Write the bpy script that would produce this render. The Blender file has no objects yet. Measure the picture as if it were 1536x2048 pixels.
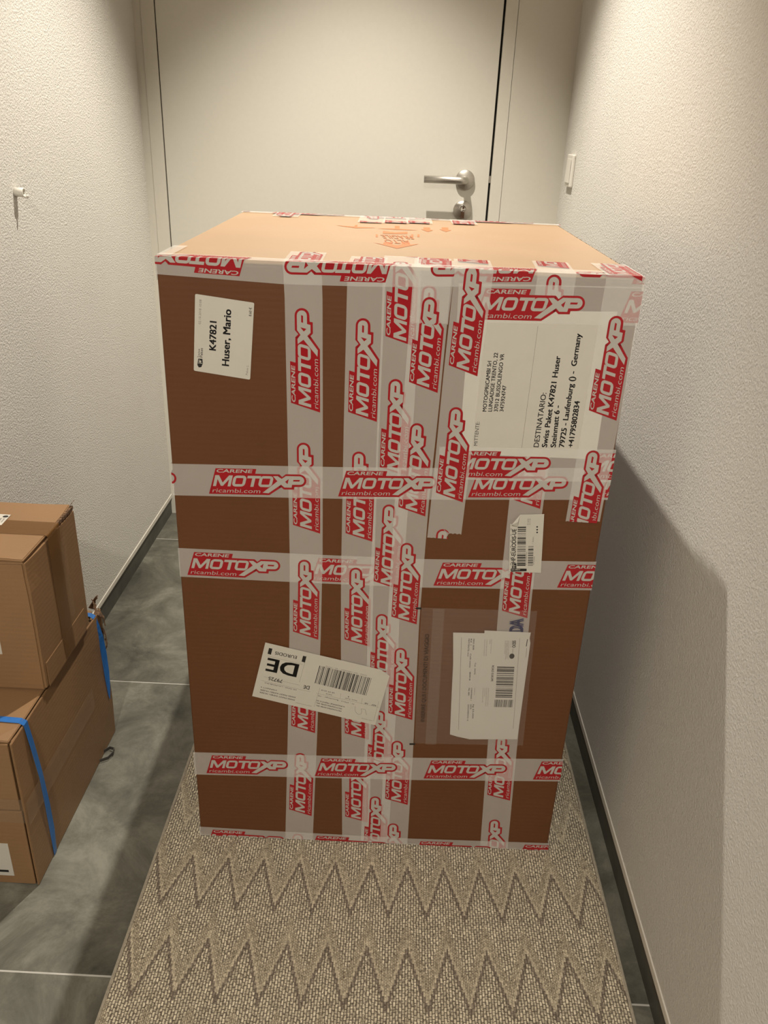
import bpy, bmesh, math, random
from mathutils import Vector, Matrix
random.seed(7)
scene = bpy.context.scene
COL = scene.collection

# ------------------------------------------------------------------ camera
FPX, PITCH, ROLL, YAW, CAMH = 1626.06, 0.43990, 0.042365, -0.011625, 1.18045
def cam_axes():
    f = Vector((math.sin(YAW)*math.cos(PITCH), math.cos(YAW)*math.cos(PITCH), -math.sin(PITCH)))
    r = Vector((math.cos(YAW), -math.sin(YAW), 0)); u = r.cross(f)
    return (math.cos(ROLL)*r + math.sin(ROLL)*u, -math.sin(ROLL)*r + math.cos(ROLL)*u, f)
CR, CU, CF = cam_axes()
CPOS = Vector((0, 0, CAMH))
cam_d = bpy.data.cameras.new('camera'); cam = bpy.data.objects.new('camera', cam_d); COL.objects.link(cam)
cam_d.sensor_fit = 'VERTICAL'; cam_d.sensor_height = 36.0; cam_d.sensor_width = 27.0
cam_d.lens = 36.0*FPX/2048.0; cam_d.clip_start = 0.02
cam.matrix_world = Matrix(((CR.x, CU.x, -CF.x, CPOS.x), (CR.y, CU.y, -CF.y, CPOS.y), (CR.z, CU.z, -CF.z, CPOS.z), (0, 0, 0, 1)))
scene.camera = cam

# ------------------------------------------------------------------ world, light, exposure
vs = scene.view_settings
vs.view_transform = 'Standard'; vs.look = 'None'; vs.gamma = 1.0; vs.use_curve_mapping = False
vs.exposure = 1.5
world = bpy.data.worlds.new('world'); scene.world = world; world.use_nodes = True
world.node_tree.nodes['Background'].inputs[0].default_value = (1.0, 0.86, 0.68, 1)
world.node_tree.nodes['Background'].inputs[1].default_value = 0.0
WARM = (1.0, 0.935, 0.83)
CEIL = 2.42
# recessed ceiling spots: (x, y, power, spot angle deg, blend, tilt direction)
SPOTS = [(-0.14, 1.88, 56.0, 80, 0.55, (0.0, -0.09, -1.0)),
         (-0.14, -1.30, 104.0, 72, 0.6, (0.0, 0.80, -1.0))]
for i, (lx, ly, pw, ang, bl, dr) in enumerate(SPOTS):
    ld = bpy.data.lights.new('ceiling_spot_light', 'SPOT'); ld.energy = pw; ld.color = WARM
    ld.spot_size = math.radians(ang); ld.spot_blend = bl; ld.shadow_soft_size = 0.012 if i == 0 else 0.05
    lo = bpy.data.objects.new('ceiling_spot_light', ld); COL.objects.link(lo)
    lo.location = (lx, ly, CEIL-0.012); lo.rotation_euler = Vector(dr).to_track_quat('-Z', 'Y').to_euler()

# ------------------------------------------------------------------ pixel -> place helpers
def ray(px, py): return CF + CR*((px-768)/FPX) - CU*((py-1024)/FPX)
def on_plane(px, py, axis, val):
    v = ray(px, py); return CPOS + v*((val-CPOS[axis])/v[axis])
# big carton frame (front-left-bottom corner, slight turn)
BO = Vector((-0.3224, 1.0842, 0.0008)); BR = 0.00809; BW, BD, BH = 0.633, 0.637, 1.0192
BUX = Vector((math.cos(BR), math.sin(BR), 0)); BUY = Vector((-math.sin(BR), math.cos(BR), 0))
def fp(px, py):                     # photo pixel -> (u, v) metres on the carton's front
    v = ray(px, py); t = (BO-CPOS).dot(BUY)/v.dot(BUY); p = CPOS+v*t-BO
    return Vector((p.dot(BUX), p.z))
def tp(px, py):                     # photo pixel -> (u, depth) on the carton's top
    p = on_plane(px, py, 2, BH)-BO; return Vector((p.dot(BUX), p.dot(BUY)))

# ------------------------------------------------------------------ material helpers
def new_mat(name):
    m = bpy.data.materials.new(name); m.use_nodes = True; nt = m.node_tree
    b = nt.nodes['Principled BSDF']; return m, nt, b
def N(nt, typ, **kw):
    n = nt.nodes.new(typ)
    for k, v in kw.items():
        if k in n.inputs.keys(): n.inputs[k].default_value = v
        else: setattr(n, k, v)
    return n
def L(nt, a, b): nt.links.new(a, b)
def coords(nt, scale=(1, 1, 1), rand=False):
    tc = N(nt, 'ShaderNodeTexCoord'); mp = N(nt, 'ShaderNodeMapping'); mp.inputs['Scale'].default_value = scale
    L(nt, tc.outputs['Object'], mp.inputs['Vector'])
    if rand:
        oi = N(nt, 'ShaderNodeObjectInfo'); mu = N(nt, 'ShaderNodeMath', operation='MULTIPLY'); mu.inputs[1].default_value = 13.0
        L(nt, oi.outputs['Random'], mu.inputs[0]); L(nt, mu.outputs[0], mp.inputs['Location'])
    return mp.outputs['Vector']
def ramp(nt, src, stops):
    r = N(nt, 'ShaderNodeValToRGB'); e = r.color_ramp.elements
    while len(e) < len(stops): e.new(0.5)
    for k, (p, c) in enumerate(stops): e[k].position = p; e[k].color = (*c, 1)
    L(nt, src, r.inputs[0]); return r.outputs[0]
def bump(nt, b, h, strength, dist):
    bp = N(nt, 'ShaderNodeBump'); bp.inputs['Strength'].default_value = strength; bp.inputs['Distance'].default_value = dist
    L(nt, h, bp.inputs['Height']); L(nt, bp.outputs[0], b.inputs['Normal'])
def plain(name, col, rough=0.5, metal=0.0, noise=0.0, nscale=40, spec=0.5, brush=None, bmp=0.0):
    m, nt, b = new_mat(name)
    b.inputs['Roughness'].default_value = rough; b.inputs['Metallic'].default_value = metal
    b.inputs['Specular IOR Level'].default_value = spec
    nz = N(nt, 'ShaderNodeTexNoise'); nz.inputs['Scale'].default_value = nscale; nz.inputs['Detail'].default_value = 5
    L(nt, coords(nt, brush or (1, 1, 1)), nz.inputs['Vector'])
    lo = tuple(max(0, c*(1-noise)) for c in col); hi = tuple(min(1, c*(1+noise)) for c in col)
    L(nt, ramp(nt, nz.outputs[0], [(0.3, lo), (0.7, hi)]), b.inputs['Base Color'])
    if bmp: bump(nt, b, nz.outputs[0], 0.5, bmp)
    return m

def mat_plaster():
    m, nt, b = new_mat('fine_grained_plaster'); b.inputs['Roughness'].default_value = 0.9
    b.inputs['Specular IOR Level'].default_value = 0.2
    v = coords(nt)
    n1 = N(nt, 'ShaderNodeTexNoise'); n1.inputs['Scale'].default_value = 240; n1.inputs['Detail'].default_value = 6; n1.inputs['Roughness'].default_value = 0.7; n1.inputs['Distortion'].default_value = 0.3
    n2 = N(nt, 'ShaderNodeTexVoronoi'); n2.inputs['Scale'].default_value = 260
    n3 = N(nt, 'ShaderNodeTexNoise'); n3.inputs['Scale'].default_value = 3
    for n in (n1, n2, n3): L(nt, v, n.inputs['Vector'])
    L(nt, ramp(nt, n3.outputs[0], [(0.3, (0.745, 0.715, 0.655)), (0.7, (0.775, 0.745, 0.685))]), b.inputs['Base Color'])
    mx = N(nt, 'ShaderNodeMath', operation='MULTIPLY_ADD'); mx.inputs[1].default_value = 0.35
    L(nt, n2.outputs['Distance'], mx.inputs[0]); L(nt, n1.outputs[0], mx.inputs[2])
    bump(nt, b, mx.outputs[0], 0.9, 0.0036)
    return m
def mat_tile():
    m, nt, b = new_mat('concrete_look_tile')
    v = coords(nt, rand=True)
    n1 = N(nt, 'ShaderNodeTexNoise'); n1.inputs['Scale'].default_value = 6; n1.inputs['Detail'].default_value = 12; n1.inputs['Roughness'].default_value = 0.74; n1.inputs['Distortion'].default_value = 0.5
    n2 = N(nt, 'ShaderNodeTexNoise'); n2.inputs['Scale'].default_value = 60; n2.inputs['Detail'].default_value = 4
    mg = N(nt, 'ShaderNodeTexNoise'); mg.inputs['Scale'].default_value = 9; mg.inputs['Detail'].default_value = 12; mg.inputs['Roughness'].default_value = 0.8; mg.inputs['Distortion'].default_value = 1.5
    for n in (n1, n2, mg): L(nt, v, n.inputs['Vector'])
    c1 = ramp(nt, n1.outputs[0], [(0.33, (0.058, 0.056, 0.043)), (0.5, (0.128, 0.123, 0.097)), (0.67, (0.235, 0.227, 0.18))])
    c2 = ramp(nt, mg.outputs[0], [(0.62, (0, 0, 0)), (0.75, (1, 1, 1))])
    mx = N(nt, 'ShaderNodeMix', data_type='RGBA'); mx.inputs[7].default_value = (0.31, 0.30, 0.25, 1)
    ml = N(nt, 'ShaderNodeMath', operation='MULTIPLY'); ml.inputs[1].default_value = 0.45
    L(nt, c2, ml.inputs[0]); L(nt, ml.outputs[0], mx.inputs[0]); L(nt, c1, mx.inputs[6])
    L(nt, mx.outputs[2], b.inputs['Base Color'])
    L(nt, ramp(nt, n1.outputs[0], [(0.3, (0.42,)*3), (0.7, (0.6,)*3)]), b.inputs['Roughness'])
    b.inputs['Specular IOR Level'].default_value = 0.45
    bump(nt, b, n2.outputs[0], 0.25, 0.001)
    return m
def mat_card(name, col, sheen=0.45, rough=0.5, var=0.06):
    m, nt, b = new_mat(name); v = coords(nt)
    n1 = N(nt, 'ShaderNodeTexNoise'); n1.inputs['Scale'].default_value = 320; n1.inputs['Detail'].default_value = 3
    n2 = N(nt, 'ShaderNodeTexNoise'); n2.inputs['Scale'].default_value = 6; n2.inputs['Detail'].default_value = 4
    wv = N(nt, 'ShaderNodeTexWave'); wv.inputs['Scale'].default_value = 38; wv.inputs['Distortion'].default_value = 0.4; wv.bands_direction = 'Z'
    for n in (n1, n2, wv): L(nt, v, n.inputs['Vector'])
    mx = N(nt, 'ShaderNodeMath', operation='MULTIPLY_ADD'); mx.inputs[1].default_value = 0.5
    L(nt, n1.outputs[0], mx.inputs[0]); L(nt, n2.outputs[0], mx.inputs[2])
    L(nt, ramp(nt, mx.outputs[0], [(0.45, tuple(c*(1-var) for c in col)), (1.0, tuple(c*(1+var) for c in col))]), b.inputs['Base Color'])
    b.inputs['Roughness'].default_value = rough; b.inputs['Specular IOR Level'].default_value = sheen
    bump(nt, b, wv.outputs[0], 0.12, 0.0006)
    return m
def mat_film(name, col, opacity, rough, bstr=0.15, bscale=25, spec=0.5, stretch=(1, 1, 1)):
    m, nt, b = new_mat(name); v = coords(nt, stretch)
    n1 = N(nt, 'ShaderNodeTexNoise'); n1.inputs['Scale'].default_value = bscale; n1.inputs['Detail'].default_value = 4; n1.inputs['Distortion'].default_value = 1.0
    L(nt, v, n1.inputs['Vector'])
    L(nt, ramp(nt, n1.outputs[0], [(0.3, tuple(c*0.97 for c in col)), (0.7, col)]), b.inputs['Base Color'])
    b.inputs['Roughness'].default_value = rough; b.inputs['Specular IOR Level'].default_value = spec
    bump(nt, b, n1.outputs[0], bstr, 0.002)
    tr = N(nt, 'ShaderNodeBsdfTransparent'); mix = N(nt, 'ShaderNodeMixShader'); mix.inputs[0].default_value = opacity
    L(nt, tr.outputs[0], mix.inputs[1]); L(nt, b.outputs[0], mix.inputs[2])
    L(nt, mix.outputs[0], nt.nodes['Material Output'].inputs['Surface'])
    return m
def mat_rug():
    m, nt, b = new_mat('zigzag_flatweave'); b.inputs['Roughness'].default_value = 0.85; b.inputs['Specular IOR Level'].default_value = 0.25
    tc = N(nt, 'ShaderNodeTexCoord'); sp = N(nt, 'ShaderNodeSeparateXYZ'); L(nt, tc.outputs['Object'], sp.inputs[0])
    def M(op, a, bb=None, cc=None):
        n = N(nt, 'ShaderNodeMath', operation=op)
        for i, s in enumerate((a, bb, cc)):
            if s is None: continue
            if isinstance(s, (int, float)): n.inputs[i].default_value = s
            else: L(nt, s, n.inputs[i])
        return n.outputs[0]
    X, Y = sp.outputs[0], sp.outputs[1]
    P, A, Q = 0.0635, 0.098, 0.159
    # wobble so that the zigzag steps with the weave
    xs = M('DIVIDE', M('ROUND', M('MULTIPLY', X, 350.0)), 350.0)
    d = M('ABSOLUTE', M('SUBTRACT', M('FRACT', M('ADD', M('DIVIDE', M('ADD', xs, 0.325), P), 100.5)), 0.5))   # 0..0.5 of P
    w = M('DIVIDE', M('ADD', M('SUBTRACT', Y, 1.025), M('MULTIPLY', d, 2*A)), Q)
    f = M('FRACT', M('ADD', w, 50.0))
    bk = N(nt, 'ShaderNodeTexBrick'); cx = N(nt, 'ShaderNodeCombineXYZ'); L(nt, M('MULTIPLY', w, Q), cx.inputs[0]); L(nt, X, cx.inputs[1])
    wob = N(nt, 'ShaderNodeTexNoise'); wob.inputs['Scale'].default_value = 70; L(nt, tc.outputs['Object'], wob.inputs['Vector'])
    wm = N(nt, 'ShaderNodeVectorMath', operation='MULTIPLY_ADD'); wm.inputs[1].default_value = (0.004, 0.0022, 0); L(nt, wob.outputs['Color'], wm.inputs[0]); L(nt, cx.outputs[0], wm.inputs[2])
    L(nt, wm.outputs[0], bk.inputs['Vector'])
    bk.inputs['Scale'].default_value = 1.0; bk.inputs['Brick Width'].default_value = 0.0085; bk.inputs['Row Height'].default_value = 0.0045
    bk.inputs['Mortar Size'].default_value = 0.0007; bk.inputs['Mortar Smooth'].default_value = 0.6; bk.inputs['Bias'].default_value = -0.1
    bk.inputs['Color1'].default_value = (0.84, 0.745, 0.575, 1); bk.inputs['Color2'].default_value = (0.60, 0.525, 0.395, 1); bk.inputs['Mortar'].default_value = (0.14, 0.115, 0.083, 1)
    fk = N(nt, 'ShaderNodeTexBrick'); L(nt, cx.outputs[0], fk.inputs['Vector'])
    fk.inputs['Scale'].default_value = 1.0; fk.inputs['Brick Width'].default_value = 0.0046; fk.inputs['Row Height'].default_value = 0.0028
    fk.inputs['Mortar Size'].default_value = 0.0005; fk.inputs['Mortar Smooth'].default_value = 0.7
    fk.inputs['Color1'].default_value = (0.73, 0.635, 0.475, 1); fk.inputs['Color2'].default_value = (0.52, 0.445, 0.33, 1); fk.inputs['Mortar'].default_value = (0.20, 0.165, 0.12, 1)
    # dark woven eyes spread through the coarse field
    vo = N(nt, 'ShaderNodeTexVoronoi'); vo.inputs['Scale'].default_value = 150; L(nt, tc.outputs['Object'], vo.inputs['Vector'])
    eye = M('LESS_THAN', vo.outputs['Distance'], 0.24)
    fine = M('MULTIPLY', M('GREATER_THAN', f, 0.105), M('LESS_THAN', f, 0.40))
    mx = N(nt, 'ShaderNodeMix', data_type='RGBA'); L(nt, fine, mx.inputs[0]); L(nt, bk.outputs[0], mx.inputs[6]); L(nt, fk.outputs[0], mx.inputs[7])
    m2 = N(nt, 'ShaderNodeMix', data_type='RGBA'); L(nt, M('MULTIPLY', eye, 0.55), m2.inputs[0]); L(nt, mx.outputs[2], m2.inputs[6]); m2.inputs[7].default_value = (0.13, 0.10, 0.068, 1)
    line = M('MULTIPLY', M('LESS_THAN', f, 0.105), M('SUBTRACT', 1.0, M('MULTIPLY', M('LESS_THAN', M('MODULO', M('FLOOR', M('ADD', w, 50.0)), 3.0), 0.5), 0.75))); pale = M('MULTIPLY', M('GREATER_THAN', f, 0.105), M('LESS_THAN', f, 0.19))
    rows_ = M('GREATER_THAN', M('SINE', M('MULTIPLY', f, 62.8)), 0.35)
    thin = M('MULTIPLY', M('MULTIPLY', M('GREATER_THAN', f, 0.42), rows_), M('MULTIPLY', M('GREATER_THAN', vo.outputs['Color'], 0.35), 0.5))
    m3 = N(nt, 'ShaderNodeMix', data_type='RGBA'); L(nt, M('MULTIPLY', pale, 0.6), m3.inputs[0]); L(nt, m2.outputs[2], m3.inputs[6]); m3.inputs[7].default_value = (0.73, 0.635, 0.475, 1)
    m4 = N(nt, 'ShaderNodeMix', data_type='RGBA'); L(nt, M('ADD', M('MULTIPLY', line, 0.8), thin), m4.inputs[0]); L(nt, m3.outputs[2], m4.inputs[6]); m4.inputs[7].default_value = (0.19, 0.15, 0.12, 1)
    nz = N(nt, 'ShaderNodeTexNoise'); nz.inputs['Scale'].default_value = 260; nz.inputs['Detail'].default_value = 2; L(nt, tc.outputs['Object'], nz.inputs['Vector'])
    m5 = N(nt, 'ShaderNodeMix', data_type='RGBA', blend_type='MULTIPLY'); m5.inputs[0].default_value = 0.7
    L(nt, m4.outputs[2], m5.inputs[6]); L(nt, ramp(nt, nz.outputs[0], [(0.35, (0.66, 0.64, 0.60)), (0.65, (1.3, 1.3, 1.28))]), m5.inputs[7])
    L(nt, m5.outputs[2], b.inputs['Base Color'])
    hgt = M('ADD', M('MULTIPLY', bk.outputs['Fac'], -1.0), M('MULTIPLY', nz.outputs[0], 0.6))
    bump(nt, b, hgt, 0.8, 0.0018)
    return m

MAT = dict(
    plaster=mat_plaster(), tile=mat_tile(), rug=mat_rug(),
    grout=plain('pale_grout', (0.50, 0.48, 0.43), 0.9, noise=0.08),
    skirt=plain('dark_tile_skirting', (0.085, 0.083, 0.070), 0.55, noise=0.2, nscale=20),
    bead=plain('plaster_stop_bead', (0.72, 0.68, 0.60), 0.5, noise=0.03),
    doorpaint=plain('door_paint', (0.66, 0.635, 0.56), 0.42, noise=0.012, nscale=90, bmp=0.0002),
    framepaint=plain('frame_paint', (0.655, 0.625, 0.545), 0.45, noise=0.012, nscale=90),
    ceilpaint=plain('ceiling_paint', (0.78, 0.76, 0.71), 0.9, noise=0.02),
    black=plain('gap_shade_black', (0.012, 0.011, 0.010), 0.6, noise=0.1),  # black colour for the shade in the door gaps
    steel=plain('brushed_steel', (0.50, 0.47, 0.42), 0.42, 1.0, noise=0.06, nscale=60, brush=(0.15, 1, 12)),
    chrome=plain('polished_cylinder', (0.7, 0.68, 0.64), 0.15, 1.0, noise=0.03),
    whiteplastic=plain('white_plastic', (0.74, 0.71, 0.64), 0.35, noise=0.015),
    darkhole=plain('hollow_shade', (0.09, 0.08, 0.065), 0.8, noise=0.1),  # shade inside the hollow hook, as a dark colour
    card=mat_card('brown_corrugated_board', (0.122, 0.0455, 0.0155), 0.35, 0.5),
    cardtop_sheen=mat_card('sheen_toned_lid_board', (0.43, 0.285, 0.17), 0.6, 0.42),  # carton board lightened: the sheen on its top is put into the colour
    card2=mat_card('light_kraft_board', (0.265, 0.15, 0.070), 0.4, 0.5, 0.08),
    core=plain('corrugated_core', (0.15, 0.085, 0.045), 0.9, noise=0.35, nscale=180),
    tape=mat_film('printed_white_tape', (0.98, 0.95, 0.88), 0.325, 0.30, 0.12, 22),
    tapewhite=plain('tape_white_lettering', (0.44, 0.415, 0.37), 0.32, noise=0.03),
    red=plain('tape_red_print', (0.34, 0.007, 0.013), 0.30, noise=0.07, nscale=30),
    kraft=mat_film('brown_parcel_tape', (0.165, 0.075, 0.020), 0.8, 0.25, 0.06, 15),
    clear=mat_film('clear_parcel_tape', (0.5, 0.36, 0.24), 0.10, 0.25, 0.03, 8),
    film=mat_film('pouch_film', (0.62, 0.55, 0.48), 0.10, 0.12, 0.2, 10, 0.9),
    paper=plain('white_label_paper', (0.575, 0.54, 0.465), 0.6, noise=0.015),
    paper2=plain('white_document_paper', (0.57, 0.54, 0.48), 0.7, noise=0.02, nscale=12),
    ink=plain('black_label_ink', (0.010, 0.009, 0.009), 0.5, noise=0.1),
    grey=plain('faded_label_ink', (0.20, 0.18, 0.15), 0.6, noise=0.1),
    film_ink=plain('pouch_dark_print', (0.035, 0.024, 0.018), 0.5, noise=0.1),
    blue_ink=plain('blue_print', (0.012, 0.02, 0.11), 0.4, noise=0.05),
    orange=plain('orange_stamp_ink', (0.54, 0.175, 0.065), 0.6, noise=0.12, nscale=60),
    strap=plain('blue_strapping', (0.025, 0.15, 0.46), 0.35, noise=0.12, nscale=80, brush=(1, 1, 0.1)),
    strapdark=plain('dark_strap_end', (0.045, 0.040, 0.035), 0.5, noise=0.2),
    edging=plain('rug_binding', (0.40, 0.35, 0.27), 0.9, noise=0.15, nscale=200),
)
def mat_emit(name, col, s):
    m, nt, b = new_mat(name); b.inputs['Emission Color'].default_value = (*col, 1); b.inputs['Emission Strength'].default_value = s
    b.inputs['Base Color'].default_value = (*col, 1); return m
MAT['lamp'] = mat_emit('spot_lens', WARM, 4.0)

# ------------------------------------------------------------------ object helpers
def link(name, me, mats, parent=None):
    ob = bpy.data.objects.new(name, me); COL.objects.link(ob)
    if not isinstance(mats, (list, tuple)): mats = [mats]
    for mm in mats: me.materials.append(MAT[mm])
    if parent: ob.parent = parent
    return ob
def bm_obj(name, bm, mats, parent=None, smooth=False):
    me = bpy.data.meshes.new(name); bm.to_mesh(me); bm.free()
    if smooth:
        for p in me.polygons: p.use_smooth = True
    return link(name, me, mats, parent)
def empty(name, loc, rz=0.0):
    o = bpy.data.objects.new(name, None); COL.objects.link(o); o.location = loc; o.rotation_euler = (0, 0, rz)
    o.empty_display_size = 0.05; return o
def tag(o, label=None, cat=None, group=None, kind=None):
    if label: o['label'] = label
    if cat: o['category'] = cat
    if group: o['group'] = group
    if kind: o['kind'] = kind
    return o
def add_box(bm, a, b, mi=0):
    r = bmesh.ops.create_cube(bm, size=1.0)
    for v in r['verts']:
        v.co = Vector([a[i]+(v.co[i]+0.5)*(b[i]-a[i]) for i in range(3)])
    fs = set(f for v in r['verts'] for f in v.link_faces)
    for f in fs: f.material_index = mi
    return r['verts']
def box_obj(name, a, b, mat, parent=None, bev=0.0, seg=2):
    bm = bmesh.new(); add_box(bm, a, b)
    if bev: bmesh.ops.bevel(bm, geom=bm.edges[:], offset=bev, segments=seg, affect='EDGES', profile=0.5)
    return bm_obj(name, bm, mat, parent)
def add_lathe(bm, prof, origin, axis, seg=32, mi=0):     # prof: (radius, height along axis)
    axis = Vector(axis).normalized(); q = Vector((0, 0, 1)).rotation_difference(axis); rings = []
    for r, h in prof:
        ring = []
        for k in range(seg):
            a = 2*math.pi*k/seg
            ring.append(bm.verts.new(Vector(origin)+q @ Vector((max(r, 1e-5)*math.cos(a), max(r, 1e-5)*math.sin(a), h))))
        rings.append(ring)
    for i in range(len(rings)-1):
        for k in range(seg):
            f = bm.faces.new((rings[i][k], rings[i][(k+1) % seg], rings[i+1][(k+1) % seg], rings[i+1][k])); f.material_index = mi; f.smooth = True
    bm.faces.new(rings[-1]); bm.faces.new(list(reversed(rings[0])))
def add_tube(bm, pts, rad, seg=14, mi=0):
    pts = [Vector(p) for p in pts]; rings = []; prev = None
    for i, p in enumerate(pts):
        t = (pts[min(i+1, len(pts)-1)]-pts[max(i-1, 0)]).normalized()
        if prev is None: n = t.orthogonal().normalized()
        else: n = (prev-t*prev.dot(t)).normalized()
        prev = n; bn = t.cross(n); r = rad[i] if isinstance(rad, (list, tuple)) else rad
        rings.append([bm.verts.new(p+(n*math.cos(2*math.pi*k/seg)+bn*math.sin(2*math.pi*k/seg))*r) for k in range(seg)])
    for i in range(len(rings)-1):
        for k in range(seg):
            f = bm.faces.new((rings[i][k], rings[i][(k+1) % seg], rings[i+1][(k+1) % seg], rings[i+1][k])); f.smooth = True; f.material_index = mi
    bm.faces.new(rings[-1]); bm.faces.new(list(reversed(rings[0])))
def add_ribbon(bm, pts, wdirs, widths, mi=0, thick=0.0008):
    """flat strap: pts centre line, wdirs width direction per point, given a little thickness"""
    pts = [Vector(p) for p in pts]; ring = []
    for i, p in enumerate(pts):
        t = (pts[min(i+1, len(pts)-1)]-pts[max(i-1, 0)]).normalized(); w = Vector(wdirs[i] if isinstance(wdirs, list) else wdirs).normalized()
        wd = widths[i] if isinstance(widths, list) else widths; n = t.cross(w).normalized()
        ring.append([bm.verts.new(p+w*(a*wd/2)+n*(b*thick/2)) for a, b in ((-1, -1), (1, -1), (1, 1), (-1, 1))])
    for i in range(len(ring)-1):
        for k in range(4):
            f = bm.faces.new((ring[i][k], ring[i][(k+1) % 4], ring[i+1][(k+1) % 4], ring[i+1][k])); f.material_index = mi
    bm.faces.new(ring[-1]); bm.faces.new(list(reversed(ring[0])))
def struct(o): return tag(o, kind='structure')

# ------------------------------------------------------------------ room shell
XL, XR, YB, YF, FZ = -0.7335, 0.4226, 2.4355, -1.9, -0.006
WT = 0.12
floor = struct(box_obj('floor', (XL-WT, YF-WT, FZ-0.10), (XR+WT, YB+WT, FZ-0.0005), 'grout'))
xs_t = [XL-0.01, -0.155, XR+0.02]; ys_t = [0.81+0.7185*k for k in range(-4, 4)]
for j in range(len(ys_t)-1):
    for i in range(2):
        y0, y1 = max(ys_t[j], YF), min(ys_t[j+1], YB+0.02)
        if y1-y0 < 0.02: continue
        box_obj('floor_tile', (xs_t[i]+0.0015, y0+0.0015, FZ-0.003), (xs_t[i+1]-0.0015, y1-0.0015, FZ), 'tile', floor, 0.0004, 1)
ZB = 0.063
wall_left = struct(box_obj('wall_left', (XL-WT, YF, ZB), (XL, YB, CEIL), 'plaster'))
wall_right = struct(box_obj('wall_right', (XR, YF, ZB), (XR+WT, YB, CEIL), 'plaster'))
struct(box_obj('wall_front', (XL-WT, YF-WT, FZ), (XR+WT, YF, CEIL), 'plaster'))
struct(box_obj('ceiling', (XL-WT, YF-WT, CEIL), (XR+WT, YB+WT, CEIL+0.1), 'ceilpaint'))
struct(box_obj('baseboard_left', (XL-WT, YF, FZ), (XL-0.002, YB, 0.050), 'skirt'))
struct(box_obj('baseboard_right', (XR+0.002, YF, FZ), (XR+WT, YB, 0.050), 'skirt'))
struct(box_obj('trim_1', (XL-0.02, YF, 0.050), (XL+0.0022, YB, ZB+0.001), 'bead', None, 0.001, 2))
struct(box_obj('trim_2', (XR-0.0022, YF, 0.050), (XR+0.02, YB, ZB+0.001), 'bead', None, 0.001, 2))
# wall with the door: panels on both sides of the frame and above
DXL, DXR, DZT = -0.674, 0.2225, 2.06
FXL, FXR = -0.7125, 0.2600
bm = bmesh.new()
add_box(bm, (XL-WT, YB, FZ), (FXL-0.0006, YB+WT, CEIL)); add_box(bm, (FXR+0.0012, YB, FZ), (XR+WT, YB+WT, CEIL)); add_box(bm, (FXL-0.0006, YB, DZT+0.045), (FXR+0.0012, YB+WT, CEIL))
struct(bm_obj('wall_back', bm, 'framepaint'))
door = empty('door_1', ((DXL+DXR)/2, YB, FZ)); struct(door)
dloc = Vector(door.location)
def dl(p): return tuple(Vector(p)-dloc)
bm = bmesh.new()
add_box(bm, dl((FXL, YB-0.0015, FZ)), dl((DXL-0.003, YB+0.07, DZT+0.044))); add_box(bm, dl((DXR+0.0062, YB-0.0015, FZ)), dl((FXR, YB+0.07, DZT+0.044)))
add_box(bm, dl((DXL-0.003, YB-0.0015, DZT+0.004)), dl((DXR+0.0062, YB+0.07, DZT+0.044)))
bm_obj('door_frame', bm, 'framepaint', door)
box_obj('door_leaf', dl((DXL, YB-0.001, FZ+0.006)), dl((DXR, YB+0.042, DZT)), 'doorpaint', door, 0.0012, 2)
box_obj('door_gap_shade', dl((DXL-0.004, YB+0.020, FZ+0.001)), dl((DXR+0.007, YB+0.060, DZT+0.004)), 'black', door)  # black slab behind the leaf, stands in for shade in the gaps
box_obj('latch', dl((DXR+0.001, YB+0.004, 1.056)), dl((DXR+0.006, YB+0.02, 1.074)), 'steel', door)
# lever handle
hc = on_plane(930, 360, 1, YB-0.004); LY = YB-0.043; le = on_plane(848, 359, 1, LY)
h = empty('door_handle', dl((hc.x, YB-0.001, hc.z))); h.parent = door
bm = bmesh.new(); add_lathe(bm, [(0.0262, 0), (0.0262, 0.0065), (0.0250, 0.0085), (0.0, 0.0085)], (0, 0, 0), (0, -1, 0), 40); bm_obj('rosette', bm, 'steel', h)
bm = bmesh.new(); r = 0.0095; zl = 0.0
arc = [(-0.017+0.017*math.cos(a), -(LY*0)-0.026-0.017*math.sin(a), 0) for a in [math.pi/2*k/8 for k in range(9)]]
add_tube(bm, [(0, -0.008, 0)]+[(0.0+x, y, 0) for x, y, z in arc]+[(le.x-hc.x, -0.043, le.z-hc.z+0.001)], r, 20)
bm_obj('lever', bm, 'steel', h)
kc = on_plane(925, 421, 1, YB-0.004)
k = empty('key_escutcheon', dl((kc.x, YB-0.001, kc.z))); k.parent = door
bm = bmesh.new(); add_lathe(bm, [(0.0262, 0), (0.0262, 0.0065), (0.0250, 0.0085), (0.0, 0.0085)], (0, 0, 0), (0, -1, 0), 40); bm_obj('rosette', bm, 'steel', k)
bm = bmesh.new(); add_lathe(bm, [(0.0085, 0.0), (0.0085, 0.020), (0.0075, 0.015), (0.0, 0.015)], (0, 0, 0.006), (0, -1, 0), 24)
add_box(bm, (-0.0048, -0.0135, -0.020), (0.0048, -0.002, 0.004)); add_box(bm, (-0.0006, -0.0154, 0.0), (0.0006, -0.0150, 0.012), 0)
bm_obj('lock_cylinder', bm, 'chrome', k)

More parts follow.
